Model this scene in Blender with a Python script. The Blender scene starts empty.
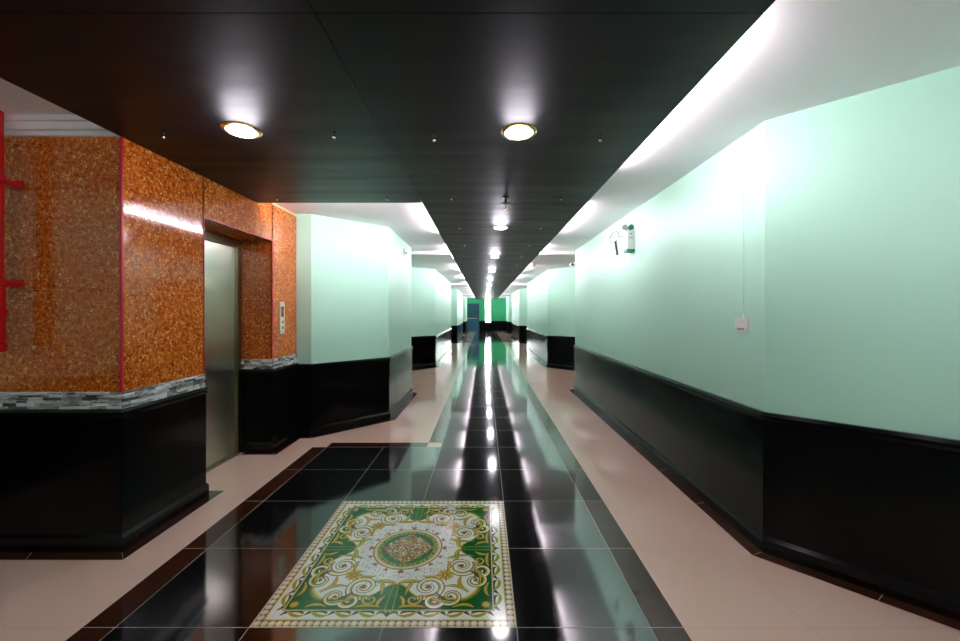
import bpy, bmesh, math, random
from mathutils import Vector, Matrix
PI = math.pi
R = random.Random(7)
SC = bpy.context.scene
COL = SC.collection

# ------------------------------------------------------------------ dimensions (metres)
EYE = 1.40
XR, XL = 1.65, -1.26            # corridor wall planes
CEIL = 2.53                      # white ceiling
SOF = 2.44                       # underside of the black soffit
SX0, SX1 = -0.585, 0.97          # soffit over the corridor
LX = -2.14                       # elevator wall plane
CY = 2.35                        # front face of the elevator wall
DADO = 0.82
TILE = 0.595
X0 = -1.64                       # left edge of the black tiles
COLS = [X0 + TILE * i for i in range(5)]          # -1.64 ... 0.74
Y0 = 1.77                        # near edge of the medallion
LOB = Y0 + 4 * TILE              # far edge of the lobby's black tiles
END = 30.0
BACK = -5.5

# ------------------------------------------------------------------ materials
def new_mat(name):
    m = bpy.data.materials.new(name)
    m.use_nodes = True
    nt = m.node_tree
    return m, nt, nt.nodes['Principled BSDF']

def mat(name, col, rough=0.5, metal=0.0, ior=1.5, emit=None, strength=0.0, bump=None, var=None, rvar=None):
    m, nt, b = new_mat(name)
    b.inputs['Base Color'].default_value = (*col, 1)
    b.inputs['Roughness'].default_value = rough
    b.inputs['Metallic'].default_value = metal
    b.inputs['IOR'].default_value = ior
    if emit:
        b.inputs['Emission Color'].default_value = (*emit, 1)
        b.inputs['Emission Strength'].default_value = strength
    N, L = nt.nodes, nt.links
    tc = N.new('ShaderNodeTexCoord')
    def noise(scale, stretch, detail=3):
        mp = N.new('ShaderNodeMapping')
        mp.inputs['Scale'].default_value = stretch
        L.new(tc.outputs['Object'], mp.inputs['Vector'])
        n = N.new('ShaderNodeTexNoise')
        n.inputs['Scale'].default_value = scale
        n.inputs['Detail'].default_value = detail
        L.new(mp.outputs['Vector'], n.inputs['Vector'])
        return n.outputs['Fac']
    if var:                                  # (scale, stretch, other colour)
        f = noise(var[0], var[1])
        mx = N.new('ShaderNodeMix'); mx.data_type = 'RGBA'
        cr = N.new('ShaderNodeValToRGB')
        cr.color_ramp.elements[0].position = 0.38
        cr.color_ramp.elements[1].position = 0.66
        L.new(f, cr.inputs['Fac'])
        L.new(cr.outputs['Color'], mx.inputs['Factor'])
        mx.inputs['A'].default_value = (*col, 1)
        mx.inputs['B'].default_value = (*var[2], 1)
        L.new(mx.outputs['Result'], b.inputs['Base Color'])
    if rvar:                                 # (scale, stretch, lo, hi)
        f = noise(rvar[0], rvar[1])
        mr = N.new('ShaderNodeMapRange')
        mr.inputs['From Min'].default_value = 0.3; mr.inputs['From Max'].default_value = 0.7
        mr.inputs['To Min'].default_value = rvar[2]; mr.inputs['To Max'].default_value = rvar[3]
        L.new(f, mr.inputs['Value']); L.new(mr.outputs['Result'], b.inputs['Roughness'])
    if bump:                                 # (scale, stretch, strength, distance)
        f = noise(bump[0], bump[1])
        bp = N.new('ShaderNodeBump')
        bp.inputs['Strength'].default_value = bump[2]
        bp.inputs['Distance'].default_value = bump[3]
        L.new(f, bp.inputs['Height']); L.new(bp.outputs['Normal'], b.inputs['Normal'])
    return m

def granite_mat():
    m, nt, b = new_mat('polished_brown_granite')
    N, L = nt.nodes, nt.links
    tc = N.new('ShaderNodeTexCoord')
    def noise(scale, detail, dist=0.0, off=0):
        mp = N.new('ShaderNodeMapping'); mp.inputs['Location'].default_value = (off, off * 2, off)
        L.new(tc.outputs['Object'], mp.inputs['Vector'])
        n = N.new('ShaderNodeTexNoise')
        n.inputs['Scale'].default_value = scale; n.inputs['Detail'].default_value = detail
        n.inputs['Distortion'].default_value = dist
        L.new(mp.outputs['Vector'], n.inputs['Vector'])
        return n.outputs['Fac']
    def ramp(src, stops):
        c = N.new('ShaderNodeValToRGB'); e = c.color_ramp.elements
        e[0].position, e[0].color = stops[0]; e[1].position, e[1].color = stops[-1]
        for p, cc in stops[1:-1]:
            x = e.new(p); x.color = cc
        L.new(src, c.inputs['Fac']); return c.outputs['Color']
    def mix(f, a, bb):
        x = N.new('ShaderNodeMix'); x.data_type = 'RGBA'
        L.new(f, x.inputs['Factor'])
        for s, v in (('A', a), ('B', bb)):
            if isinstance(v, tuple): x.inputs[s].default_value = v
            else: L.new(v, x.inputs[s])
        return x.outputs['Result']
    w, k = (1, 1, 1, 1), (0, 0, 0, 1)
    base = ramp(noise(40, 3), [(0.32, (0.28, 0.038, 0.004, 1)), (0.5, (0.54, 0.108, 0.008, 1)), (0.7, (0.68, 0.18, 0.018, 1))])
    # pale worm-like flecks: thin level sets of a noise, broken up by another
    line = ramp(noise(37, 1.5, 0.5, 3.1), [(0.455, k), (0.485, w), (0.500, w), (0.530, k)])
    brk = ramp(noise(46, 1, 0, 7.7), [(0.42, k), (0.56, w)])
    mul = N.new('ShaderNodeMath'); mul.operation = 'MULTIPLY'
    L.new(line, mul.inputs[0]); L.new(brk, mul.inputs[1])
    c1 = mix(mul.outputs[0], base, (0.92, 0.50, 0.17, 1))
    dark = ramp(noise(75, 1, 0.3, 5.2), [(0.63, k), (0.72, w)])
    c2 = mix(dark, c1, (0.20, 0.03, 0.006, 1))
    L.new(c2, b.inputs['Base Color'])
    b.inputs['Roughness'].default_value = 0.08
    b.inputs['IOR'].default_value = 1.5
    return m

def stone_mat():
    m, nt, b = new_mat('grey_ledger_stone')
    N, L = nt.nodes, nt.links
    g = N.new('ShaderNodeNewGeometry')
    c = N.new('ShaderNodeValToRGB'); e = c.color_ramp.elements
    e[0].position = 0; e[0].color = (0.03, 0.03, 0.033, 1)
    e[1].position = 1; e[1].color = (0.85, 0.84, 0.88, 1)
    x = e.new(0.4); x.color = (0.34, 0.33, 0.35, 1)
    L.new(g.outputs['Random Per Island'], c.inputs['Fac'])
    tc = N.new('ShaderNodeTexCoord')
    mp = N.new('ShaderNodeMapping'); mp.inputs['Scale'].default_value = (0.18, 0.18, 1.6)
    L.new(tc.outputs['Object'], mp.inputs['Vector'])
    n = N.new('ShaderNodeTexNoise'); n.inputs['Scale'].default_value = 70; n.inputs['Detail'].default_value = 4; n.inputs['Distortion'].default_value = 1.2
    L.new(mp.outputs['Vector'], n.inputs['Vector'])
    n2 = N.new('ShaderNodeMapRange'); n2.inputs['From Min'].default_value = 0.35; n2.inputs['From Max'].default_value = 0.65
    L.new(n.outputs['Fac'], n2.inputs['Value'])
    mx = N.new('ShaderNodeMix'); mx.data_type = 'RGBA'; mx.blend_type = 'OVERLAY'
    mx.inputs['Factor'].default_value = 0.8
    L.new(c.outputs['Color'], mx.inputs['A']); L.new(n2.outputs['Result'], mx.inputs['B'])
    hs = N.new('ShaderNodeHueSaturation'); hs.inputs['Saturation'].default_value = 0.12
    L.new(mx.outputs['Result'], hs.inputs['Color'])
    L.new(hs.outputs['Color'], b.inputs['Base Color'])
    bp = N.new('ShaderNodeBump'); bp.inputs['Strength'].default_value = 0.8; bp.inputs['Distance'].default_value = 0.004
    L.new(n.outputs['Fac'], bp.inputs['Height']); L.new(bp.outputs['Normal'], b.inputs['Normal'])
    b.inputs['Roughness'].default_value = 0.6
    return m

M = {}
M['paint'] = mat('mint_wall_paint', (0.505, 0.83, 0.675), 0.42, bump=(5, (1, 1, 1), 0.05, 0.01))
M['white'] = mat('white_ceiling_paint', (0.88, 0.81, 0.865), 0.5)
M['green_end'] = mat('end_wall_green', (0.07, 0.68, 0.33), 0.4)  # end wall colour, a deeper and more saturated green than the corridor walls
M['dado'] = mat('black_lacquered_board', (0.002, 0.002, 0.002), 0.2, ior=1.22,
                bump=(6, (1, 1, 0.2), 0.03, 0.01), rvar=(2, (1, 1, 0.2), 0.14, 0.22))
M['black_trim'] = mat('black_gloss_moulding', (0.003, 0.003, 0.003), 0.14, ior=1.27)
M['soffit'] = mat('black_soffit_panel', (0.003, 0.0027, 0.003), 0.3, ior=1.29,
                  bump=(2.0, (0.4, 6, 1), 0.07, 0.01), rvar=(1.6, (0.5, 5, 1), 0.38, 0.50))
M['groove'] = mat('dark_panel_joint', (0.10, 0.09, 0.085), 0.6)
M['cream'] = mat('cream_polished_tile', (0.90, 0.61, 0.51), 0.06, ior=1.6, var=(1.3, (1, 1, 1), (0.87, 0.58, 0.48)))
M['cream_joint'] = mat('cream_tile_joint', (0.50, 0.36, 0.30), 0.4)
M['black_tile'] = mat('black_polished_tile', (0.006, 0.006, 0.007), 0.035, ior=2.0, rvar=(2, (1, 1, 1), 0.065, 0.09))
M['brown_tile'] = mat('brown_marble_strip', (0.055, 0.015, 0.007), 0.06, ior=1.5, var=(9, (1, 1, 1), (0.062, 0.018, 0.009)))
M['grout'] = mat('pale_grout', (0.55, 0.50, 0.46), 0.5)
M['granite'] = granite_mat()
M['stone'] = stone_mat()
M['joint'] = mat('granite_joint', (0.80, 0.46, 0.26), 0.5)
M['red'] = mat('red_corner_seal', (0.62, 0.004, 0.028), 0.35)
M['red_gloss'] = mat('red_pipe_enamel', (0.55, 0.006, 0.010), 0.25)
M['steel'] = mat('brushed_stainless_steel', (0.78, 0.78, 0.68), 0.13, 1.0)
M['steel_dark'] = mat('bronze_steel_jamb', (0.30, 0.26, 0.18), 0.28, 1.0)
M['chrome'] = mat('chrome', (0.75, 0.72, 0.68), 0.15, 1.0)
M['brass'] = mat('warm_metal_trim', (0.85, 0.66, 0.28), 0.25, 1.0)
M['lamp'] = mat('lit_downlight_lens', (1, 1, 1), 0.3, emit=(1.0, 0.94, 0.99), strength=8)
M['tube'] = mat('lit_fluorescent_tube', (1, 1, 1), 0.3, emit=(1.0, 0.93, 0.985), strength=39)
M['daylight'] = mat('bright_glazing', (1, 1, 1), 0.2, emit=(0.92, 1.0, 0.98), strength=9)
M['plastic'] = mat('white_plastic', (0.80, 0.79, 0.78), 0.3)
M['plastic_grey'] = mat('grey_plastic', (0.30, 0.32, 0.32), 0.4)
M['plastic_green'] = mat('green_plastic', (0.01, 0.20, 0.10), 0.4)
M['cord'] = mat('grey_cable', (0.10, 0.11, 0.11), 0.4)
M['black'] = mat('black_plastic', (0.008, 0.008, 0.008), 0.35)
M['ivory'] = mat('ivory_panel', (0.75, 0.74, 0.52), 0.3)
M['led_red'] = mat('red_digit_light', (0.2, 0.0, 0.0), 0.4, emit=(1.0, 0.05, 0.02), strength=1.2)
M['blue'] = mat('blue_door_paint', (0.012, 0.125, 0.20), 0.35)
M['blue_low'] = mat('slate_blue_door_paint', (0.03, 0.16, 0.27), 0.35)
M['wood'] = mat('orange_wood_door', (0.46, 0.15, 0.02), 0.3, var=(4, (8, 8, 0.6), (0.34, 0.095, 0.012)))
M['wood_dark'] = mat('dark_wood_frame', (0.10, 0.03, 0.01), 0.35)

_nt = M['steel'].node_tree; _b = _nt.nodes['Principled BSDF']
_tg = _nt.nodes.new('ShaderNodeTangent'); _tg.direction_type = 'RADIAL'; _tg.axis = 'Z'
_nt.links.new(_tg.outputs['Tangent'], _b.inputs['Tangent'])
_b.inputs['Anisotropic'].default_value = 1.0; _b.inputs['Roughness'].default_value = 0.30

# ------------------------------------------------------------------ mesh helpers
def link(name, bm, mats, parent=None, smooth=False):
    me = bpy.data.meshes.new(name)
    bmesh.ops.recalc_face_normals(bm, faces=bm.faces)
    bm.to_mesh(me); bm.free()
    for k in (mats if isinstance(mats, (list, tuple)) else [mats]):
        me.materials.append(M[k])
    if smooth:
        for p in me.polygons: p.use_smooth = True
        try: me.set_sharp_from_angle(angle=math.radians(40))
        except Exception: pass
    o = bpy.data.objects.new(name, me)
    COL.objects.link(o)
    if parent is not None:
        o.parent = parent
    return o

def tag(o, label=None, cat=None, group=None, kind=None):
    if label: o['label'] = label
    if cat: o['category'] = cat
    if group: o['group'] = group
    if kind: o['kind'] = kind
    return o

def empty(name, loc, rz=0.0):
    o = bpy.data.objects.new(name, None)
    o.empty_display_size = 0.05
    o.location = loc; o.rotation_euler = (0, 0, rz)
    COL.objects.link(o)
    return o

def box(bm, x0, x1, y0, y1, z0, z1, mi=0, bev=0.0):
    vs = [bm.verts.new((x, y, z)) for z in (z0, z1) for x, y in ((x0, y0), (x1, y0), (x1, y1), (x0, y1))]
    fs = [bm.faces.new([vs[i] for i in f]) for f in
          ((3, 2, 1, 0), (4, 5, 6, 7), (0, 1, 5, 4), (1, 2, 6, 5), (2, 3, 7, 6), (3, 0, 4, 7))]
    for f in fs: f.material_index = mi
    if bev:
        es = list({e for f in fs for e in f.edges})
        r = bmesh.ops.bevel(bm, geom=es, offset=bev, segments=2, profile=0.7, affect='EDGES')
        for f in r['faces']: f.material_index = mi
    return bm

def lathe(bm, prof, seg=24, at=(0, 0, 0), axis='Z', mi=0):
    """prof: (radius, height) pairs; closed at both ends"""
    def P(r, h, a):
        x, y = r * math.cos(a), r * math.sin(a)
        p = {'Z': (x, y, h), 'X': (h, x, y), 'Y': (x, h, y)}[axis]
        return (p[0] + at[0], p[1] + at[1], p[2] + at[2])
    rings = [[bm.verts.new(P(r, h, 2 * PI * i / seg)) for i in range(seg)] for r, h in prof]
    for a, b in zip(rings, rings[1:]):
        for i in range(seg):
            j = (i + 1) % seg
            bm.faces.new((a[i], a[j], b[j], b[i])).material_index = mi
    bm.faces.new(rings[0][::-1]).material_index = mi
    bm.faces.new(rings[-1]).material_index = mi
    return bm

def tube(bm, pts, r, seg=8, mi=0):
    pts = [Vector(p) for p in pts]
    rings = []
    for i, p in enumerate(pts):
        d = (pts[min(i + 1, len(pts) - 1)] - pts[max(i - 1, 0)]).normalized()
        u = d.cross(Vector((0.13, 0.31, 0.94)))
        if u.length < 1e-3: u = d.cross(Vector((1, 0, 0)))
        u.normalize(); v = d.cross(u)
        rings.append([bm.verts.new(p + r * (math.cos(2 * PI * k / seg) * u + math.sin(2 * PI * k / seg) * v)) for k in range(seg)])
    for a, b in zip(rings, rings[1:]):
        for k in range(seg):
            j = (k + 1) % seg
            bm.faces.new((a[k], a[j], b[j], b[k])).material_index = mi
    bm.faces.new(rings[0][::-1]); bm.faces.new(rings[-1])
    return bm

def offset(pts, d):
    """offset an open polyline to its left by d, mitred"""
    out = []
    n = len(pts)
    def nrm(a, b):
        dx, dy = b[0] - a[0], b[1] - a[1]
        l = math.hypot(dx, dy)
        return (-dy / l, dx / l)
    for i in range(n):
        if i == 0: nx, ny = nrm(pts[0], pts[1]); k = 1
        elif i == n - 1: nx, ny = nrm(pts[-2], pts[-1]); k = 1
        else:
            a, b = nrm(pts[i - 1], pts[i]), nrm(pts[i], pts[i + 1])
            nx, ny = a[0] + b[0], a[1] + b[1]
            l = math.hypot(nx, ny); nx /= l; ny /= l
            k = 1 / (nx * a[0] + ny * a[1])
        out.append((pts[i][0] + nx * d * k, pts[i][1] + ny * d * k))
    return out

def ribbon(bm, pts, d0, d1, z0, z1, mi=0, taper=0.0):
    a, b = offset(pts, d0), offset(pts, d1)
    bt = offset(pts, d1 - taper) if taper else b
    rows = [[bm.verts.new((*p, z)) for p in q] for q, z in ((a, z0), (b, z0), (bt, z1), (a, z1))]
    for r in range(4):
        p, q = rows[r], rows[(r + 1) % 4]
        for i in range(len(pts) - 1):
            bm.faces.new((p[i], p[i + 1], q[i + 1], q[i])).material_index = mi
    for i in (0, -1):
        bm.faces.new([rows[r][i] for r in range(4)]).material_index = mi
    return bm

def along(p, q, step, gap=0.002):
    """split a segment into panels with small gaps"""
    l = math.dist(p, q); n = max(1, round(l / step)); out = []
    for i in range(n):
        a, b = i * l / n + (gap / 2 if i else 0), (i + 1) * l / n - (gap / 2 if i < n - 1 else 0)
        out.append(tuple((p[0] + (q[0] - p[0]) * t / l, p[1] + (q[1] - p[1]) * t / l) for t in (a, b)))
    return out

def dado(pts, parent, top=DADO, base=0.10, step=1.25, rail=1.0):
    """black lacquered panelling with its rail and skirting along a polyline"""
    bm = bmesh.new()
    ribbon(bm, pts, 0, 0.008, 0, top - 0.03)
    for i in range(len(pts) - 1):                     # panels, with fine vertical joints
        o = offset(pts, 0.008)
        for a, b in along(o[i], o[i + 1], step):
            ribbon(bm, [a, b], -0.004, 0.004, base - 0.01, top - 0.03)
    link('dado_panel', bm, 'dado', parent)
    bm = bmesh.new()
    ribbon(bm, pts, 0, 0.030 * rail, top - 0.018, top, taper=0.006)
    ribbon(bm, pts, 0, 0.020 * rail, top - 0.034, top - 0.018)
    ribbon(bm, pts, 0, 0.026 * rail, top - 0.050, top - 0.034, taper=-0.002)
    link('chair_rail', bm, 'black_trim', parent)
    bm = bmesh.new()
    ribbon(bm, pts, 0, 0.024, 0, base - 0.022)
    ribbon(bm, pts, 0, 0.024, base - 0.022, base, taper=0.012)
    link('baseboard', bm, 'black_trim', parent)

# ------------------------------------------------------------------ the shell
# right wall, travelling away from the camera (room on the left)
R_PIERS = [(2.34, 7.2), (10.3, 15.2), (18.6, 23.5), (26.9, END)]
full = [(XR, BACK), (XR, -1.0), (XR + 0.7, -0.3)]
r_dado = [[(XR, BACK), (XR, -1.0), (XR + 0.7, -0.3)]]
for y0, y1 in R_PIERS:
    seg = [(XR + 0.7, y0 - 0.7), (XR, y0), (XR, y1)]
    if y1 < END: seg.append((XR + 0.7, y1 + 0.7))
    full += seg; r_dado.append(seg)
bm = bmesh.new(); ribbon(bm, full, -0.12, 0, 0, CEIL)
wall_r = tag(link('wall_right', bm, 'paint'), 'long mint green corridor wall with black lower panelling opposite the elevator', 'wall', kind='structure')
for s in r_dado: dado(s, wall_r)

L_PIERS = [(10.3, 15.2), (18.6, 23.5), (26.9, END)]
fl = []; l_dado = []
for y0, y1 in L_PIERS[::-1]:
    seg = ([(XL - 0.7, y1 + 0.7)] if y1 < END else []) + [(XL, y1), (XL, y0), (XL - 0.7, y0 - 0.7)]
    fl += seg; l_dado.append(seg)
seg = [(XL - 0.7, 7.6), (XL, 6.9), (XL, 5.25), (XL - 0.71, 4.54), (LX - 0.02, 4.54)]
fl += seg; l_dado.append(seg)
bm = bmesh.new(); ribbon(bm, fl, -0.12, 0, 0, CEIL)
wall_l = tag(link('wall_left', bm, 'paint'), 'mint green corridor wall with angled corners beyond the elevator', 'wall', kind='structure')
for s in l_dado: dado(s, wall_l)

# end wall
bm = bmesh.new(); box(bm, XL - 0.12, XR + 0.12, END, END + 0.12, 0, CEIL)
wall_e = tag(link('wall_end', bm, 'green_end'), 'emerald green wall closing the far end of the corridor', 'wall', kind='structure')
dado([(-0.36, END), (XR, END)][::-1], wall_e, top=0.80)
# lobby walls behind the camera and at the left
bm = bmesh.new(); ribbon(bm, [(-3.7, CY + 0.1), (-3.7, BACK), (XR, BACK)], -0.12, 0, 0, CEIL)
wall_b = tag(link('wall_back', bm, 'paint'), 'mint wall behind the camera closing the elevator lobby', 'wall', kind='structure')
dado([(-3.7, CY), (-3.7, BACK), (XR, BACK)], wall_b)

# ceiling and beams
bm = bmesh.new(); box(bm, -3.9, 2.6, BACK - 0.2, END + 0.2, CEIL, CEIL + 0.1)
for y in (7.25, 15.25, 23.55):
    for a, b in ((XL - 0.7, SX0 - 0.02), (SX1 + 0.02, XR + 0.7)):
        box(bm, a, b, y, y + 0.6, CEIL - 0.06, CEIL)
ceil = tag(link('ceiling', bm, 'white'), 'white painted ceiling either side of the black soffit', 'ceiling', kind='structure')

# black soffit panels (hung below the white ceiling)
bm = bmesh.new()
joints = [-3.5, -1.06, 1.38, 3.82] + [3.82 + 2.44 * i for i in range(1, 11)] + [END]
prev = BACK
for j in joints:
    box(bm, SX0 + 0.002, SX1, prev + 0.002, j - 0.002, SOF, SOF + 0.006); prev = j
prev = BACK
for j in (-3.5, -1.06, 1.38, 3.76):
    box(bm, LX, SX0 - 0.002, prev + 0.002, j - 0.002, SOF, SOF + 0.006); prev = j
box(bm, SX0 + 0.06, SX1 - 0.06, BACK, END, SOF + 0.0055, SOF + 0.03, 1)
box(bm, LX + 0.06, SX0 - 0.03, BACK, 3.70, SOF + 0.0055, SOF + 0.03, 1)
box(bm, SX0 - 0.04, SX0 + 0.04, BACK, 3.70, SOF + 0.0045, SOF + 0.03, 1)
soff = tag(link('ceiling_soffit', bm, ['soffit', 'groove']), 'glossy black dropped ceiling panels running down the corridor and over the lobby', 'soffit', kind='structure')

# floor
bm = bmesh.new()
box(bm, -3.9, 2.6, BACK - 0.2, END + 0.2, -0.08, 0, 0)
def quad(x0, x1, y0, y1, z, mi):
    f = bm.faces.new([bm.verts.new(p) for p in ((x0, y0, z), (x1, y0, z), (x1, y1, z), (x0, y1, z))]); f.material_index = mi
ZT, ZB, ZG = 0.0010, 0.0012, 0.0016
# cream joints
for i in range(-10, 48):
    y = Y0 + TILE * i
    if BACK < y < END: quad(-3.7, XR + 0.7, y - 0.001, y + 0.001, 0.0005, 4)
quad(-2.39, -2.388, BACK, END, 0.0005, 4); quad(XR - 0.2, XR - 0.198, BACK, END, 0.0005, 4)
quad(X0, COLS[4], BACK, LOB, ZT, 1)
quad(COLS[2], COLS[4], LOB, END, ZT, 1)
W = 0.147
quad(X0 - W, X0, BACK, LOB, ZB, 2)                        # brown border strips
quad(COLS[4], COLS[4] + W, BACK, END, ZB, 2)
quad(X0, COLS[2] - W, LOB, LOB + W, ZB, 2)
quad(COLS[2] - W, COLS[2], LOB + W, END, ZB, 2)
g = 0.0013
for i in range(-10, 48):
    y = Y0 + TILE * i
    if y < BACK + 0.1 or y > END: continue
    if y <= LOB + 0.01: quad(X0 - W, COLS[4] + W, y - g, y + g, ZG, 3)
    else: quad(COLS[2] - W, COLS[4] + W, y - g, y + g, ZG, 3)
for x in COLS[:2]: quad(x - g, x + g, BACK, LOB, ZG, 3)
for x in COLS[2:]: quad(x - g, x + g, BACK, END, ZG, 3)
# brown strips along the skirtings
def skirt_strip(pts, w=0.10):
    a, b = offset(pts, 0.0), offset(pts, w)
    va = [bm.verts.new((*p, ZB)) for p in a]; vb = [bm.verts.new((*p, ZB)) for p in b]
    for i in range(len(pts) - 1):
        bm.faces.new((va[i], va[i + 1], vb[i + 1], vb[i])).material_index = 2
    for i in range(len(pts) - 1):                         # joints in the strip
        n = max(1, round(math.dist(pts[i], pts[i + 1]) / 0.595))
        for k in range(n):
            t = k / n
            p = [pts[i][c] + (pts[i + 1][c] - pts[i][c]) * t for c in (0, 1)]
            q = [b[i][c] + (b[i + 1][c] - b[i][c]) * t for c in (0, 1)]
            dx = (pts[i + 1][0] - pts[i][0]) / math.dist(pts[i], pts[i + 1]) * 0.0012
            dy = (pts[i + 1][1] - pts[i][1]) / math.dist(pts[i], pts[i + 1]) * 0.0012
            f = bm.faces.new([bm.verts.new((x, y, ZG)) for x, y in
                              ((p[0] - dx, p[1] - dy), (p[0] + dx, p[1] + dy), (q[0] + dx, q[1] + dy), (q[0] - dx, q[1] - dy))])
            f.material_index = 3
for s in r_dado: skirt_strip(s)
for s in l_dado: skirt_strip(s)
skirt_strip([(LX, 4.53), (LX, 4.02), (-2.40, 4.02)], 0.09)
skirt_strip([(-2.40, 3.04), (LX, 3.04), (LX, CY), (-3.7, CY)], 0.095)
floor = tag(link('floor', bm, ['cream', 'black_tile', 'brown_tile', 'grout', 'cream_joint']),
            'polished floor of cream tiles with a black tiled runway edged in brown', 'floor', kind='structure')

# ------------------------------------------------------------------ elevator wall (granite)
runA = [(-2.50, 3.04), (LX, 3.04), (LX, CY), (-3.7, CY)]
runB = [(LX, 4.54), (LX, 4.02), (-2.50, 4.02)]
OT = 2.13
bm = bmesh.new()
for run in (runA, runB):
    ribbon(bm, run, -0.10, -0.012, 0, CEIL, 1)
    for i in range(len(run) - 1):
        o = offset(run, -0.013)
        a, b = run[i], run[i + 1]
        for p, q in along(a, b, 0.62, 0.0018):
            zs = [0.93, 1.54, 2.14, SOF + 0.06]
            for z0, z1 in zip(zs, zs[1:]):
                ribbon(bm, [p, q], -0.014, 0, z0 + 0.0009, z1 - 0.0009, 0)
box(bm, -2.50, LX, 3.041, 4.019, OT, CEIL, 0)
box(bm, -2.62, -2.50, 2.9, 4.2, OT - 0.02, CEIL, 1)
box(bm, -2.62, -2.55, 3.0, 4.1, 0, OT, 1)
wall_g = tag(link('wall_left', bm, ['granite', 'joint']), 'polished orange brown granite wall around the elevator opening', 'wall', kind='structure')
for run in (runA, runB): dado(run, wall_g, top=0.835, base=0.10, step=1.6, rail=0.75)
# ledger stone band
bm = bmesh.new()
def ledger(run, z0, z1, rows=6):
    for i in range(len(run) - 1):
        p, q = Vector((*run[i], 0)), Vector((*run[i + 1], 0))
        l = (q - p).length; d = (q - p) / l
        zz = z0; hs = [R.uniform(0.7, 1.3) for _ in range(rows)]; s = sum(hs)
        for h in hs:
            h = h / s * (z1 - z0); t = 0
            while t < l - 1e-4:
                w = min(R.uniform(0.03, 0.13), l - t)
                if l - t - w < 0.02: w = l - t
                a, b = p + d * (t + 0.0006), p + d * (t + w - 0.0006)
                ribbon(bm, [(a.x, a.y), (b.x, b.y)], 0, R.uniform(0.008, 0.020), zz + 0.0006, zz + h - 0.0006, 0, taper=R.uniform(-0.003, 0.003))
                t += w
            zz += h
for run in (runA, runB): ledger(run, 0.835, 0.935)
link('stone_band', bm, 'stone', wall_g)
# white cornice over the front face
bm = bmesh.new()
fr = [(LX - 0.004, CY), (-3.7, CY)]
ribbon(bm, fr, 0, 0.020, SOF, SOF + 0.025); ribbon(bm, fr, 0, 0.045, SOF + 0.025, SOF + 0.06, taper=-0.02); ribbon(bm, fr, 0, 0.085, SOF + 0.06, CEIL)
tag(link('trim_1', bm, 'white'), 'white stepped cornice above the granite front at upper left', 'cornice', kind='structure')
# red seals along the granite edges
def seal(n, label, *boxes):
    bm = bmesh.new()
    for b in boxes: box(bm, *b)
    tag(link('trim_%d' % n, bm, 'red'), label, 'edge trim', kind='structure')
e = 0.003
seal(2, 'thin red edge strip on the outer corner of the granite wall', (LX - 0.010, LX + e, CY - e, CY + 0.010, 0.938, SOF))
seal(3, 'thin red edge strip framing the elevator opening in the granite',
     (LX - 0.006, LX + e, 3.034, 3.044, 0.938, OT), (LX - 0.006, LX + e, 4.016, 4.026, 0.938, OT), (LX - 0.006, LX + e, 3.034, 4.026, OT - 0.003, OT + 0.006))

# elevator doors
lift = tag(empty('elevator_door', (-2.48, 3.53, 0)), 'brushed steel elevator door set back in the granite opening', 'elevator door')
for s in (-1, 1):
    bm = bmesh.new(); a, b = sorted((s * 0.002, s * 0.435)); box(bm, -0.03, 0.0, a, b, 0.012, 2.06, 0, 0.003)
    link('door_panel', bm, 'steel', lift)
bm = bmesh.new()
for s in (-1, 1):
    a, b = sorted((s * 0.425, s * 0.488)); box(bm, -0.05, 0.035, a, b, 0.0, OT - 0.002, 0, 0.003)
box(bm, -0.05, 0.035, -0.425, 0.425, 2.05, OT - 0.002, 0, 0.003)
link('door_frame', bm, 'steel_dark', lift)
bm = bmesh.new(); box(bm, -0.05, 0.05, -0.425, 0.425, 0.0, 0.011, 0, 0.002)
link('sill', bm, 'steel_dark', lift)

# call panel
cp = tag(empty('elevator_call_panel', (LX, 4.20, 1.35)), 'narrow ivory elevator call panel with dark display on granite wall', 'call panel')
bm = bmesh.new(); box(bm, 0, 0.014, -0.048, 0.048, -0.172, 0.172, 0, 0.004); link('face_plate', bm, 'ivory', cp)
bm = bmesh.new(); box(bm, 0.0135, 0.0155, -0.026, 0.026, 0.010, 0.118, 0, 0.001); d = link('display', bm, 'black', cp)
bm = bmesh.new()
for z0, z1 in ((0.058, 0.061), (0.075, 0.078)): box(bm, 0.0154, 0.0160, -0.008, 0.008, z0, z1)
box(bm, 0.0154, 0.0160, 0.006, 0.009, 0.058, 0.078); link('digit', bm, 'led_red', d)
for z in (-0.045, -0.105):
    bm = bmesh.new(); lathe(bm, [(0.017, 0.013), (0.017, 0.017), (0.014, 0.019)], 20, (0, 0, z), 'X'); link('call_button', bm, 'chrome', cp, True)

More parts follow.
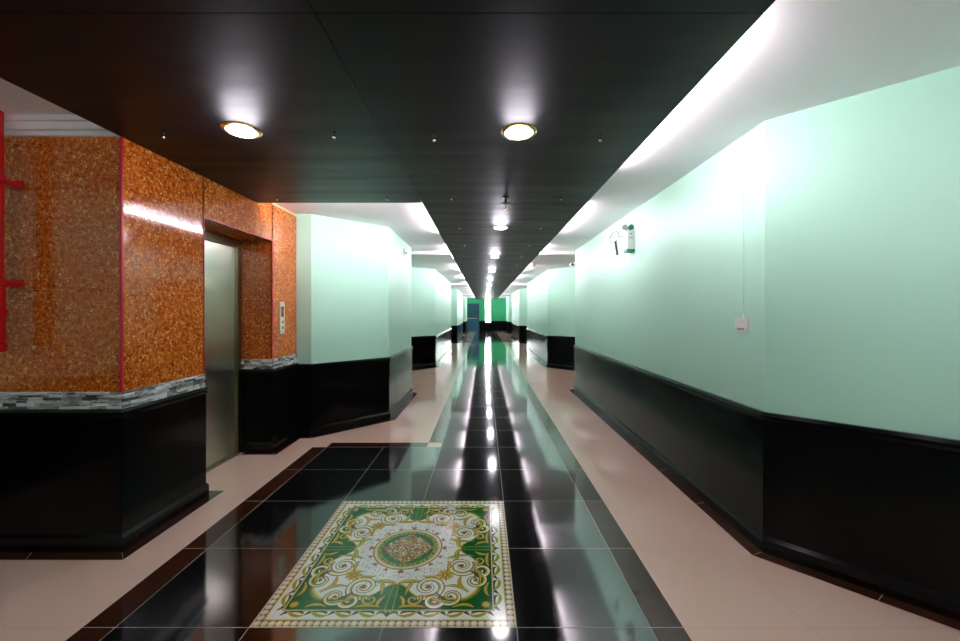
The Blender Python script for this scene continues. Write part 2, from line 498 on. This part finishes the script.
# ------------------------------------------------------------------ tile medallion set in the floor
def medallion():
    bm = bmesh.new()
    H = TILE                                              # half size
    mats = ['m_gold', 'm_cream', 'm_white', 'm_green', 'm_olive', 'm_dark', 'm_yellow', 'm_brown', 'm_mint', 'm_lgreen']
    cols = dict(m_gold=(0.46, 0.27, 0.035), m_cream=(0.80, 0.70, 0.46), m_white=(0.92, 0.92, 0.84), m_green=(0.004, 0.125, 0.020),
                m_olive=(0.22, 0.24, 0.025), m_dark=(0.035, 0.045, 0.012), m_yellow=(0.62, 0.53, 0.07), m_brown=(0.30, 0.13, 0.04),
                m_mint=(0.10, 0.40, 0.28), m_lgreen=(0.16, 0.34, 0.05))
    for k, c in cols.items():
        M[k] = mat('medallion_' + k[2:], c, 0.12, ior=1.42)
    I = {k: i for i, k in enumerate(mats)}
    base = 0.0018; dz = 0.00007
    def poly(pts, k, lay):
        vs = [bm.verts.new((x, y, base + lay * dz)) for x, y in pts]
        f = bm.faces.new(vs); f.material_index = I[k]
        return f
    def rect(h, k, lay): poly([(-h, -h), (h, -h), (h, h), (-h, h)], k, lay)
    def disc(c, r, k, lay, n=24, ry=None, rot=0):
        ry = ry or r
        poly([(c[0] + r * math.cos(a) * math.cos(rot) - ry * math.sin(a) * math.sin(rot),
               c[1] + r * math.cos(a) * math.sin(rot) + ry * math.sin(a) * math.cos(rot)) for a in [2 * PI * i / n for i in range(n)]], k, lay)
    def stroke(pts, w, k, lay):
        """tapering stroke: w(t) half width"""
        n = len(pts); Lf = []; Rt = []
        for i, p in enumerate(pts):
            a, b = pts[max(0, i - 1)], pts[min(n - 1, i + 1)]
            dx, dy = b[0] - a[0], b[1] - a[1]; l = math.hypot(dx, dy) or 1
            ww = w(i / (n - 1)); nx, ny = -dy / l * ww, dx / l * ww
            Lf.append((p[0] + nx, p[1] + ny)); Rt.append((p[0] - nx, p[1] - ny))
        va = [bm.verts.new((*p, base + lay * dz)) for p in Lf]; vb = [bm.verts.new((*p, base + lay * dz)) for p in Rt]
        for i in range(n - 1):
            bm.faces.new((va[i], va[i + 1], vb[i + 1], vb[i])).material_index = I[k]
    def fold(fn):
        """draw in all four mirrored quadrants"""
        for sx in (1, -1):
            for sy in (1, -1):
                fn(lambda p, sx=sx, sy=sy: (p[0] * sx, p[1] * sy))
    def spiral(c, r0, turns, a0, hand=1, n=40):
        return [(c[0] + r0 * (1 - 0.88 * t) * math.cos(a0 + hand * 2 * PI * turns * t),
                 c[1] + r0 * (1 - 0.88 * t) * math.sin(a0 + hand * 2 * PI * turns * t)) for t in [i / (n - 1) for i in range(n)]]
    def bez(*P, n=16):
        out = []
        for i in range(n):
            t = i / (n - 1); q = list(P)
            while len(q) > 1: q = [((1 - t) * a[0] + t * b[0], (1 - t) * a[1] + t * b[1]) for a, b in zip(q, q[1:])]
            out.append(q[0])
        return out
    # borders
    rect(H, 'm_cream', 0)
    rect(H - 0.006, 'm_brown', 1)
    nb = 34; pitch = 2 * (H - 0.022) / nb
    for s in range(4):
        rot = lambda x, y, s=s: ((x, y), (-y, x), (-x, -y), (y, -x))[s]
        for i in range(nb):
            c = rot(-(H - 0.022) + pitch * i, -(H - 0.022))
            disc(c, 0.0162, 'm_cream', 2, 12); disc((c[0] - 0.002, c[1] + 0.002), 0.008, 'm_white', 3, 8)
    rect(H - 0.040, 'm_yellow', 4); rect(H - 0.046, 'm_white', 5)
    # acanthus leaves in the white border
    nl = 9; lw = 2 * (H - 0.10) / nl
    for s in range(4):
        rot = lambda x, y, s=s: ((x, y), (-y, x), (-x, -y), (y, -x))[s]
        for i in range(nl):
            cx = -(H - 0.10) + lw * (i + 0.5); y = -(H - 0.083); f = 1 if cx < 0 else -1
            if abs(cx) < 0.02:
                for q in (-1, 1):
                    stroke([rot(*p) for p in bez((0, y - 0.02), (q * 0.02, y + 0.02), (q * 0.045, y + 0.012), (q * 0.05, y - 0.012))], lambda t: 0.008 * math.sin(PI * (0.1 + 0.9 * t)) + 0.001, 'm_olive', 6)
                stroke([rot(*p) for p in ((0, y - 0.026), (0, y), (0, y + 0.026))], lambda t: 0.006 * math.sin(PI * t) + 0.001, 'm_green', 7)
                continue
            A = lambda dx, dy: rot(cx + f * dx, y + dy)
            stroke([A(*p) for p in bez((-0.055, -0.014), (-0.02, 0.034), (0.03, 0.03), (0.050, -0.006))], lambda t: 0.016 * math.sin(PI * (0.04 + 0.92 * t)) , 'm_olive', 6)
            stroke([A(*p) for p in bez((-0.052, -0.014), (-0.02, 0.026), (0.025, 0.024), (0.046, -0.004))], lambda t: 0.0085 * math.sin(PI * (0.04 + 0.92 * t)), 'm_dark', 7)
            stroke([A(*p) for p in bez((-0.035, 0.018), (0.0, -0.018), (0.03, -0.026), (0.060, -0.010))], lambda t: 0.011 * math.sin(PI * (0.05 + 0.9 * t)), 'm_yellow', 8)
            stroke([A(*p) for p in bez((-0.030, 0.014), (0.0, -0.018), (0.03, -0.024), (0.052, -0.012))], lambda t: 0.0045 * math.sin(PI * (0.05 + 0.9 * t)), 'm_lgreen', 9)
            disc(A(-0.012, 0.026), 0.006, 'm_gold', 9, 8); disc(A(0.034, 0.022), 0.005, 'm_olive', 9, 8)
    F = H - 0.104
    rect(F + 0.008, 'm_gold', 10); rect(F + 0.003, 'm_white', 11); rect(F, 'm_green', 12)
    # lobed white ground with a gold edge
    def lobes(k):
        out = []
        for i in range(240):
            a = 2 * PI * i / 240
            c4 = math.cos(4 * (a - PI / 4))              # +1 on the diagonals
            r = 0.425 + 0.105 * c4 + 0.022 * math.cos(12 * (a - PI / 4)) + 0.010 * math.cos(20 * a)
            r = max(r, 0.2)
            x, y = r * k * math.cos(a), r * k * math.sin(a)
            lim = F - 0.028 + (k - 1) * 0.2
            out.append((max(-lim, min(lim, x)), max(-lim, min(lim, y))))
        return out
    poly(lobes(1.045), 'm_olive', 13); poly(lobes(1.022), 'm_yellow', 14); poly(lobes(1.0), 'm_white', 15)
    # bars of green at the middle of each side
    for s in range(4):
        rot = lambda x, y, s=s: ((x, y), (-y, x), (-x, -y), (y, -x))[s]
        poly([rot(*p) for p in ((-0.022, -F), (0.022, -F), (0.016, -0.33), (-0.016, -0.33))], 'm_lgreen', 16)
        poly([rot(*p) for p in ((-0.014, -F), (0.014, -F), (0.010, -0.335), (-0.010, -0.335))], 'm_green', 17)
        for q in (-1, 1):                                 # gold crest over each bar
            stroke([rot(*p) for p in bez((q * 0.01, -0.31), (q * 0.05, -0.275), (q * 0.10, -0.305), (q * 0.155, -0.285))], lambda t: 0.013 * math.sin(PI * (0.15 + 0.85 * t)) + 0.001, 'm_olive', 18)
            stroke([rot(*p) for p in bez((q * 0.014, -0.308), (q * 0.05, -0.272), (q * 0.10, -0.302), (q * 0.15, -0.284))], lambda t: 0.006 * math.sin(PI * (0.15 + 0.85 * t)) + 0.001, 'm_yellow', 19)
    def quadrant(m):
        Q = lambda pts: [m(p) for p in pts]
        def scroll(c, r0, turns, a0, hand, lay=20, w0=0.017):
            s = spiral(c, r0, turns, a0, hand)
            stroke(Q(s), lambda t: w0 * (1 - 0.7 * t) + 0.002, 'm_dark', lay)
            stroke(Q(s), lambda t: (w0 - 0.004) * (1 - 0.7 * t) + 0.001, 'm_yellow', lay + 1)
            stroke(Q(spiral(c, r0 + 0.004, turns, a0, hand)), lambda t: (w0 - 0.011) * (1 - 0.7 * t) + 0.0008, 'm_white', lay + 2)
            disc(m(c), r0 * 0.18, 'm_brown', lay + 3, 12)
        scroll((0.325, 0.165), 0.085, 1.6, -0.5, 1)
        scroll((0.165, 0.335), 0.085, 1.6, PI / 2 + 0.5, -1)
        scroll((0.405, 0.285), 0.058, 1.4, -1.2, 1, 24, 0.013)
        scroll((0.285, 0.405), 0.058, 1.4, PI / 2 + 1.2, -1, 24, 0.013)
        scroll((0.42, 0.12), 0.036, 1.2, 2.4, -1, 24, 0.010)
        scroll((0.105, 0.425), 0.040, 1.2, -0.8, 1, 24, 0.010)
        scroll((0.432, 0.205), 0.046, 1.3, 1.2, -1, 24, 0.015)
        scroll((0.205, 0.432), 0.046, 1.3, 0.4, 1, 24, 0.015)
        # gold sprays
        for a, b, c, k in (((0.33, 0.25), (0.30, 0.33), (0.38, 0.37), 'm_gold'), ((0.25, 0.33), (0.33, 0.31), (0.37, 0.38), 'm_gold'),
                           ((0.40, 0.19), (0.44, 0.22), (0.43, 0.31), 'm_olive'), ((0.19, 0.41), (0.22, 0.44), (0.31, 0.44), 'm_olive'),
                           ((0.24, 0.10), (0.30, 0.06), (0.39, 0.075), 'm_olive'), ((0.09, 0.28), (0.06, 0.33), (0.06, 0.40), 'm_olive'),
                           ((0.22, 0.25), (0.17, 0.27), (0.12, 0.25), 'm_brown'), ((0.25, 0.21), (0.27, 0.16), (0.245, 0.12), 'm_brown')):
            stroke(Q(bez(a, b, c)), lambda t: 0.010 * math.sin(PI * (0.1 + 0.88 * t)) + 0.001, k, 28)
            stroke(Q(bez(a, b, c)), lambda t: 0.004 * math.sin(PI * (0.1 + 0.88 * t)) + 0.0006, 'm_yellow', 29)
        for j in range(9):                                # fronds of fine brown lines
            t = j / 8; p = (0.375 + 0.03 * t, 0.215 + 0.02 * t)
            ang = -0.6 + 2.2 * t
            for sw in (0, 1):
                pp = p if not sw else (p[1], p[0]); aa = ang if not sw else PI / 2 - ang
                stroke(Q(bez(pp, (pp[0] + 0.02 * math.cos(aa), pp[1] + 0.02 * math.sin(aa)), (pp[0] + 0.045 * math.cos(aa + 0.4), pp[1] + 0.045 * math.sin(aa + 0.4)), n=6)),
                       lambda t: 0.0028 * (1 - t) + 0.0006, 'm_brown' if j % 2 else 'm_dark', 30)
        # sunflower rosette on the diagonal
        c = (0.243, 0.243)
        for j in range(14):
            a = 2 * PI * j / 14
            stroke(Q([(c[0] + r * math.cos(a), c[1] + r * math.sin(a)) for r in (0.012, 0.032, 0.052)]),
                   lambda t: 0.008 * math.sin(PI * (0.2 + 0.78 * t)) + 0.0005, 'm_gold' if j % 2 else 'm_yellow', 31 + j % 2)
        disc(m(c), 0.016, 'm_brown', 33, 14); disc(m(c), 0.009, 'm_yellow', 34, 10)
        for a, b, c in (((0.475, 0.40), (0.44, 0.36), (0.475, 0.30)), ((0.40, 0.475), (0.36, 0.44), (0.30, 0.475)),
                        ((0.475, 0.17), (0.455, 0.11), (0.475, 0.045)), ((0.17, 0.475), (0.11, 0.455), (0.045, 0.475)),
                        ((0.40, 0.035), (0.43, 0.07), (0.475, 0.06)), ((0.035, 0.40), (0.07, 0.43), (0.06, 0.475))):
            stroke(Q(bez(a, b, c)), lambda t: 0.009 * math.sin(PI * (0.05 + 0.9 * t)) + 0.001, 'm_gold', 24)
            stroke(Q(bez(a, b, c)), lambda t: 0.004 * math.sin(PI * (0.05 + 0.9 * t)) + 0.0006, 'm_yellow', 25)
        # corner dot on green
        cc = F - 0.032
        poly(Q([(F, F - 0.10), (F, F), (F - 0.10, F), (F - 0.062, F - 0.062)]), 'm_green', 20)
        disc(m((cc, cc)), 0.021, 'm_gold', 35, 16); disc(m((cc, cc)), 0.015, 'm_yellow', 36, 16)
        # fleurons round the ring
        for a in (0.02, 0.4, 0.785, 1.17, 1.55):
            for da, k in ((-0.07, 'm_brown'), (0.07, 'm_brown'), (0, 'm_gold')):
                stroke(Q([(r * math.cos(a + da * (r - 0.205) / 0.03), r * math.sin(a + da * (r - 0.205) / 0.03)) for r in (0.203, 0.216, 0.232)]),
                       lambda t: 0.0055 * math.sin(PI * (0.1 + 0.88 * t)), k, 33)
    fold(quadrant)
    # specks over the white ground
    rr = random.Random(3)
    n = 0
    while n < 620:
        a, r = rr.uniform(0, 2 * PI), rr.uniform(0.215, 0.36)
        if abs(math.cos(a)) > 0.96 and r > 0.27 or abs(math.sin(a)) > 0.96 and r > 0.27: continue
        disc((r * math.cos(a), r * math.sin(a)), rr.uniform(0.0022, 0.0042), rr.choice(['m_mint', 'm_mint', 'm_lgreen', 'm_gold', 'm_green']), 18.5, 6); n += 1
    # ring and flower basket in the middle
    for i, (r, k) in enumerate(((0.202, 'm_brown'), (0.198, 'm_gold'), (0.194, 'm_cream'), (0.178, 'm_olive'), (0.172, 'm_yellow'), (0.160, 'm_lgreen'), (0.150, 'm_green'))):
        disc((0, 0), r, k, 37 + i, 64)
    for j in range(36):
        a = 2 * PI * j / 36
        disc((0.164 * math.cos(a), 0.164 * math.sin(a)), 0.007, 'm_olive' if j % 2 else 'm_green', 44, 8, 0.012, a)
    out = []
    for i in range(96):
        a = 2 * PI * i / 96
        r = 0.128 / (abs(math.cos(a)) ** 1.25 + abs(math.sin(a)) ** 1.25) ** 0.8 * 1.15 + 0.007 * math.cos(16 * a)
        out.append((r * math.cos(a), r * math.sin(a)))
    poly(out, 'm_brown', 45)
    for j in range(900):
        a = rr.uniform(0, 2 * PI); r = rr.uniform(0, 1) ** 0.6
        lim = 0.140 / (abs(math.cos(a)) ** 1.25 + abs(math.sin(a)) ** 1.25) ** 0.8
        disc((lim * r * math.cos(a), lim * r * math.sin(a)), rr.uniform(0.003, 0.0055),
             rr.choice(['m_cream', 'm_gold', 'm_gold', 'm_white', 'm_lgreen', 'm_mint', 'm_cream', 'm_gold', 'm_dark', 'm_brown', 'm_yellow']), 46 + (j % 6) * 0.3, 7)
    # joints of the four tiles
    for a in ((-H, H, -0.0007, 0.0007), (-0.0007, 0.0007, -H, H)):
        poly([(a[0], a[2]), (a[1], a[2]), (a[1], a[3]), (a[0], a[3])], 'm_olive', 49)
    # edge skirt so that the slab has thickness
    v = [bm.verts.new(p) for p in ((-H, -H, 0.0005), (H, -H, 0.0005), (H, H, 0.0005), (-H, H, 0.0005), (-H, -H, base), (H, -H, base), (H, H, base), (-H, H, base))]
    for a, b in ((0, 1), (1, 2), (2, 3), (3, 0)):
        bm.faces.new((v[a], v[b], v[b + 4], v[a + 4])).material_index = I['m_cream']
    me = bpy.data.meshes.new('floor_medallion')
    for f in bm.faces:
        f.normal_update()
        if f.normal.z < -0.5: f.normal_flip()
    bm.to_mesh(me); bm.free()
    for k in mats: me.materials.append(M[k])
    o = bpy.data.objects.new('floor_medallion', me); COL.objects.link(o)
    o.location = (COLS[2], Y0 + TILE, 0)
    return tag(o, 'square green, white and gold ornamental tile panel set in the black floor', 'floor medallion')
medallion()

# ------------------------------------------------------------------ ceiling lights
def downlight(x, y, label):
    o = tag(empty('downlight', (x, y, SOF)), label, 'ceiling light', 'round downlights in the black soffit')
    bm = bmesh.new()
    lathe(bm, [(0.076, -0.004), (0.082, -0.012), (0.096, -0.010), (0.104, -0.002), (0.104, 0.004), (0.076, 0.004)], 40)
    link('trim_ring', bm, 'brass', o, True)
    bm = bmesh.new()
    lathe(bm, [(0.077, -0.003), (0.074, -0.012), (0.060, -0.020), (0.035, -0.025), (0.004, -0.027)], 32)
    link('lens', bm, 'lamp', o, True)
    ld = bpy.data.lights.new('downlight_bulb', 'POINT')
    ld.energy = 2.9; ld.shadow_soft_size = 0.1; ld.color = (0.94, 0.88, 1.0)
    lo = bpy.data.objects.new('downlight_bulb', ld); COL.objects.link(lo)
    lo.location = (0, 0, -0.10); lo.parent = o
    return o
ords = ['nearest', 'second', 'third', 'fourth', 'fifth', 'sixth', 'seventh', 'eighth', 'ninth', 'tenth', 'eleventh', 'twelfth']
LY = [2.28 + 2.53 * i for i in range(11)]
for i, y in enumerate(LY):
    lab = ('round lit downlight in the soffit, nearest of the corridor row' if i == 0 else
           '%s lit downlight from the camera along the corridor soffit' % ords[i])
    downlight(0.2, y, lab)
downlight(-1.375, 2.26, 'round lit downlight in the black lobby ceiling in front of the elevator')
for x, y in ((0.2, -0.25), (-1.375, -0.25), (0.2, -2.8), (-1.375, -2.8)):
    downlight(x, y, 'lit lobby downlight above or behind the camera')

# small fittings hanging from the soffit
def fitting(x, y, label):
    o = tag(empty('ceiling_fitting', (x, y, SOF)), label, 'ceiling fitting', 'small pale tipped fittings under the soffit')
    bm = bmesh.new(); lathe(bm, [(0.010, 0.002), (0.010, -0.004), (0.004, -0.006), (0.004, -0.020), (0.008, -0.022)], 12); link('stem', bm, 'black', o, True)
    bm = bmesh.new(); lathe(bm, [(0.008, -0.021), (0.010, -0.026), (0.008, -0.034), (0.003, -0.038)], 12); link('tip', bm, 'chrome', o, True)
side = {-0.292: 'left', 0.680: 'right'}
for k in range(8):
    y = 2.33 + 1.21 * k
    for x, s in side.items():
        row = ('beside the nearest corridor downlight' if k == 0 else 'in the %s row of the corridor soffit' % ords[k])
        fitting(x, y, 'small pale tipped ceiling fitting %s, %s side' % (row, s))
for x, s in ((-1.845, 'far from the corridor'), (-0.862, 'next to the soffit seam')):
    fitting(x, 2.29, 'small ceiling fitting beside the lobby downlight, %s' % s)
    fitting(x, 3.55, 'small ceiling fitting near the lobby soffit end, %s' % s)

# sprinkler
o = tag(empty('fire_sprinkler', (0.195, 3.58, SOF)), 'dark pendent fire sprinkler with round plate between the first two corridor downlights', 'sprinkler')
bm = bmesh.new(); lathe(bm, [(0.03, 0.002), (0.03, -0.004), (0.010, -0.008), (0.010, -0.045), (0.014, -0.05)], 16); link('body', bm, 'black', o, True)
bm = bmesh.new(); lathe(bm, [(0.014, -0.049), (0.052, -0.056), (0.052, -0.060), (0.012, -0.062)], 24); link('plate', bm, 'black', o, True)
bm = bmesh.new()
for s in (-1, 1): tube(bm, [(s * 0.010, 0, -0.060), (s * 0.017, 0, -0.078), (s * 0.006, 0, -0.096)], 0.003)
lathe(bm, [(0.004, -0.060), (0.004, -0.100), (0.002, -0.102)], 8); link('frame', bm, 'brass', o, True)
bm = bmesh.new(); lathe(bm, [(0.004, -0.0985), (0.022, -0.1005), (0.022, -0.1025), (0.003, -0.104)], 16); link('deflector', bm, 'brass', o, True)

# ------------------------------------------------------------------ red fire pipe
pr = tag(empty('fire_pipe', (-2.735, 2.22, 0)), 'red vertical fire pipe with brackets in front of the granite at the left', 'pipe')
bm = bmesh.new(); lathe(bm, [(0.038, 1.52), (0.038, CEIL)], 28); link('riser', bm, 'red_gloss', pr, True)
bm = bmesh.new(); lathe(bm, [(0.030, 1.18), (0.046, 1.185), (0.050, 1.20), (0.050, 1.225), (0.044, 1.23), (0.044, 1.38), (0.050, 1.385), (0.050, 1.42), (0.044, 1.425), (0.044, 1.545), (0.052, 1.55), (0.052, 1.585), (0.040, 1.59)], 28)
link('coupling', bm, 'red_gloss', pr, True)
for z in (1.575, 2.155):
    bm = bmesh.new()
    lathe(bm, [(0.041, z - 0.02), (0.047, z - 0.018), (0.047, z + 0.018), (0.041, z + 0.02)], 28)
    box(bm, -0.014, 0.014, 0.035, 0.122, z - 0.020, z + 0.010, 0, 0.003)
    box(bm, -0.050, 0.022, 0.120, 0.1285, z - 0.030, z + 0.024, 0, 0.002)
    link('bracket', bm, 'red_gloss', pr, True)

# ------------------------------------------------------------------ fittings on the right wall
sw = tag(empty('wall_switch', (XR, 2.535, 1.325)), 'white rectangular wall switch on the mint wall', 'switch')
bm = bmesh.new(); box(bm, -0.014, 0.0, -0.062, 0.062, -0.043, 0.043, 0, 0.004); link('face_plate', bm, 'plastic', sw)
bm = bmesh.new(); box(bm, -0.019, -0.013, -0.03, 0.03, -0.032, -0.020, 0, 0.002); link('rocker', bm, 'plastic_grey', sw)
bm = bmesh.new(); box(bm, -0.010, 0.0, -0.006, 0.010, 0.0425, 0.056, 0, 0.002); link('cable_entry', bm, 'paint', sw)
bm = bmesh.new(); box(bm, -0.004, 0.0, -0.004, 0.004, 0.056, CEIL - 1.325 - 0.001); link('cable_cover', bm, 'paint', sw)

em = tag(empty('emergency_light', (XR, 4.405, 2.08)), 'white twin lamp emergency light box with green underside high on the mint wall', 'emergency light')
bm = bmesh.new(); box(bm, -0.082, 0.0, -0.048, 0.052, 0.02, 0.225, 0, 0.005); b_ = link('housing', bm, 'plastic', em)
bm = bmesh.new(); box(bm, -0.052, -0.030, -0.051, -0.047, 0.180, 0.196); link('indicator', bm, 'plastic_grey', b_)
bm = bmesh.new()
for k in range(3): box(bm, -0.066, -0.016, -0.0495, -0.047, 0.132 + 0.013 * k, 0.136 + 0.013 * k)
link('vent_slots', bm, 'plastic_grey', b_)
bm = bmesh.new(); box(bm, -0.086, 0.0, -0.052, 0.056, -0.008, 0.022, 0, 0.003); link('base_tray', bm, 'plastic_green', em)
for x, k in ((-0.030, 'plastic_green'), (-0.098, 'plastic_grey')):
    bm = bmesh.new()
    lathe(bm, [(0.016, 0.03), (0.026, 0.015), (0.029, -0.030), (0.026, -0.034)], 20, (x, 0, 0.268), 'Y')
    x0 = max(x, -0.072); box(bm, x0 - 0.010, x0 + 0.010, -0.01, 0.012, 0.222, 0.262, 0, 0.002)
    link('lamp_head', bm, k, em, True)
bm = bmesh.new()
pts = [(-0.012, 0.045, 0.20), (-0.012, 0.25, 0.215), (-0.014, 0.40, 0.245)] + [(-0.018, 0.585 + 0.17 * math.cos(a), 0.27 + 0.062 * math.sin(a)) for a in [PI + 0.3 - 5.6 * i / 26 for i in range(27)]] + [(-0.02, 0.53, 0.20)]
tube(bm, pts, 0.0045); link('power_cord', bm, 'cord', em, True)
bm = bmesh.new(); tube(bm, [(-0.02, 0.53, 0.205), (-0.022, 0.50, 0.13), (-0.022, 0.46, 0.03)], 0.014, 10); link('plug', bm, 'black', em, True)

cc = tag(empty('security_camera', (XR, 7.14, 2.26)), 'small white security camera with black lens at the far end of the mint wall', 'camera')
bm = bmesh.new(); lathe(bm, [(0.03, 0.0), (0.03, -0.012), (0.012, -0.016), (0.012, -0.05), (0.02, -0.055)], 16, (0, 0, 0.03), 'X'); link('bracket', bm, 'plastic', cc, True)
bm = bmesh.new(); lathe(bm, [(0.028, 0.06), (0.034, 0.05), (0.034, -0.06), (0.030, -0.065)], 20, (-0.075, 0, 0.005), 'Y'); link('body', bm, 'plastic', cc, True)
bm = bmesh.new(); lathe(bm, [(0.024, -0.0652), (0.024, -0.070), (0.018, -0.072)], 20, (-0.075, 0, 0.005), 'Y'); link('lens', bm, 'black', cc, True)

ls = tag(empty('wall_sensor', (XL, 6.25, 2.36)), 'small grey sensor high on the mint wall beyond the elevator', 'sensor')
bm = bmesh.new(); box(bm, 0, 0.03, -0.04, 0.04, -0.04, 0.05, 0, 0.006); link('body', bm, 'plastic', ls)
bm = bmesh.new(); lathe(bm, [(0.018, 0.029), (0.018, 0.045), (0.010, 0.05)], 16, (0, 0, -0.015), 'X'); link('lens', bm, 'plastic_grey', ls, True)

# ------------------------------------------------------------------ far end: blue door, tall window
d1 = tag(empty('door_1', (-0.83, END, 0)), 'blue door with a pale push bar in the far end wall', 'door', kind='structure')
bm = bmesh.new(); box(bm, -0.43, 0.43, -0.05, 0.0, 0.93, 2.06, 0, 0.004); link('upper_leaf', bm, 'blue', d1)
bm = bmesh.new(); box(bm, -0.43, 0.43, -0.05, 0.0, 0.005, 0.93, 0, 0.004); link('lower_leaf', bm, 'blue_low', d1)
bm = bmesh.new(); box(bm, -0.41, 0.41, -0.11, -0.08, 0.97, 1.03, 0, 0.006)
for s in (-1, 1): box(bm, s * 0.38 - 0.03, s * 0.38 + 0.03, -0.10, -0.049, 0.96, 1.04, 0, 0.004)
link('push_bar', bm, 'chrome', d1)
bm = bmesh.new()
for s in (-1, 1): a, b = sorted((s * 0.425, s * 0.47)); box(bm, a, b, -0.07, 0, 0, 2.11)
box(bm, -0.47, 0.47, -0.07, 0, 2.065, 2.11); link('door_frame', bm, 'blue', d1)

w1 = tag(empty('window_1', (0.30, END, 0.72)), 'tall narrow bright window in the far end wall', 'window', kind='structure')
bm = bmesh.new(); box(bm, -0.19, 0.19, -0.02, 0.0, 0.0, 1.72); link('pane', bm, 'daylight', w1)
bm = bmesh.new()
for s in (-1, 1): a, b = sorted((s * 0.19, s * 0.215)); box(bm, a, b, -0.05, 0, -0.025, 1.72)
box(bm, -0.19, 0.19, -0.05, 0, -0.025, 0.0); link('window_frame', bm, 'plastic', w1)

# double wooden doors in the recess on the right (seen mirrored in the granite)
d2 = tag(empty('door_2', (XR + 0.7, 8.75, 0)), 'orange wooden double door in the recess of the mint wall', 'door', kind='structure')
for s in (-1, 1):
    bm = bmesh.new(); a, b = sorted((s * 0.003, s * 0.73)); box(bm, -0.05, -0.005, a, b, 0.005, 2.03, 0, 0.003)
    for z0, z1 in ((0.2, 0.9), (1.05, 1.85)):
        a, b = sorted((s * 0.14, s * 0.60)); box(bm, -0.058, -0.045, a, b, z0, z1, 0, 0.006)
    lf = link('door_leaf', bm, 'wood', d2)
    bm = bmesh.new(); lathe(bm, [(0.024, -0.05), (0.024, -0.056), (0.010, -0.06), (0.010, -0.08), (0.024, -0.085), (0.024, -0.105), (0.015, -0.112)], 16, (0, s * 0.07, 1.0), 'X'); link('door_knob', bm, 'chrome', lf, True)
bm = bmesh.new()
for s in (-1, 1): a, b = sorted((s * 0.735, s * 0.82)); box(bm, -0.06, 0, a, b, 0, 2.12)
box(bm, -0.06, 0, -0.735, 0.735, 2.035, 2.12); link('door_frame', bm, 'wood_dark', d2)

# ------------------------------------------------------------------ fluorescent tubes lying along the top edges of the soffit
def cove_tube(x, y0, y1, axis='Y'):
    bm = bmesh.new()
    if axis == 'X':
        lathe(bm, [(0.006, y0), (0.012, y0 + 0.004), (0.012, y1 - 0.004), (0.006, y1)], 10, (0, x, SOF + 0.036), 'X')
        return link('cove_tube', bm, 'tube', soff, True)
    lathe(bm, [(0.006, y0), (0.012, y0 + 0.004), (0.012, y1 - 0.004), (0.006, y1)], 10, (x, 0, SOF + 0.036), 'Y')
    link('cove_tube', bm, 'tube', soff, True)
for i in range(-3, 11):
    y = 2.28 + 2.53 * i
    for x in (SX1 - 0.026, SX0 + 0.026):
        if x < 0 and y < 4: continue
        cove_tube(x, y - 0.75, y + 0.75)

for y0 in (-4.0, -1.4): cove_tube(LX + 0.026, y0, y0 + 1.5)
cove_tube(3.76 - 0.026, -1.95, -0.80, 'X')

# ------------------------------------------------------------------ camera, world, view
cam = bpy.data.cameras.new('camera')
cam.sensor_width = 36; cam.lens = 398 / 960 * 36
cam.shift_x = -4 / 960; cam.shift_y = -7.5 / 960
cam.clip_start = 0.02
co = bpy.data.objects.new('camera', cam); COL.objects.link(co)
co.location = (0, 0, EYE); co.rotation_euler = (PI / 2, 0, 0)
SC.camera = co
w = bpy.data.worlds.new('world'); SC.world = w; w.use_nodes = True
w.node_tree.nodes['Background'].inputs['Color'].default_value = (0.5, 0.5, 0.5, 1)
w.node_tree.nodes['Background'].inputs['Strength'].default_value = 0.02
SC.view_settings.view_transform = 'Standard'
SC.view_settings.look = 'None'
SC.view_settings.gamma = 1
SC.view_settings.use_curve_mapping = False
SC.view_settings.exposure = 1.5
SC.cycles.max_bounces = 14
SC.cycles.diffuse_bounces = 8
SC.cycles.glossy_bounces = 8
SC.cycles.sample_clamp_indirect = 8
SC.cycles.use_denoising = True
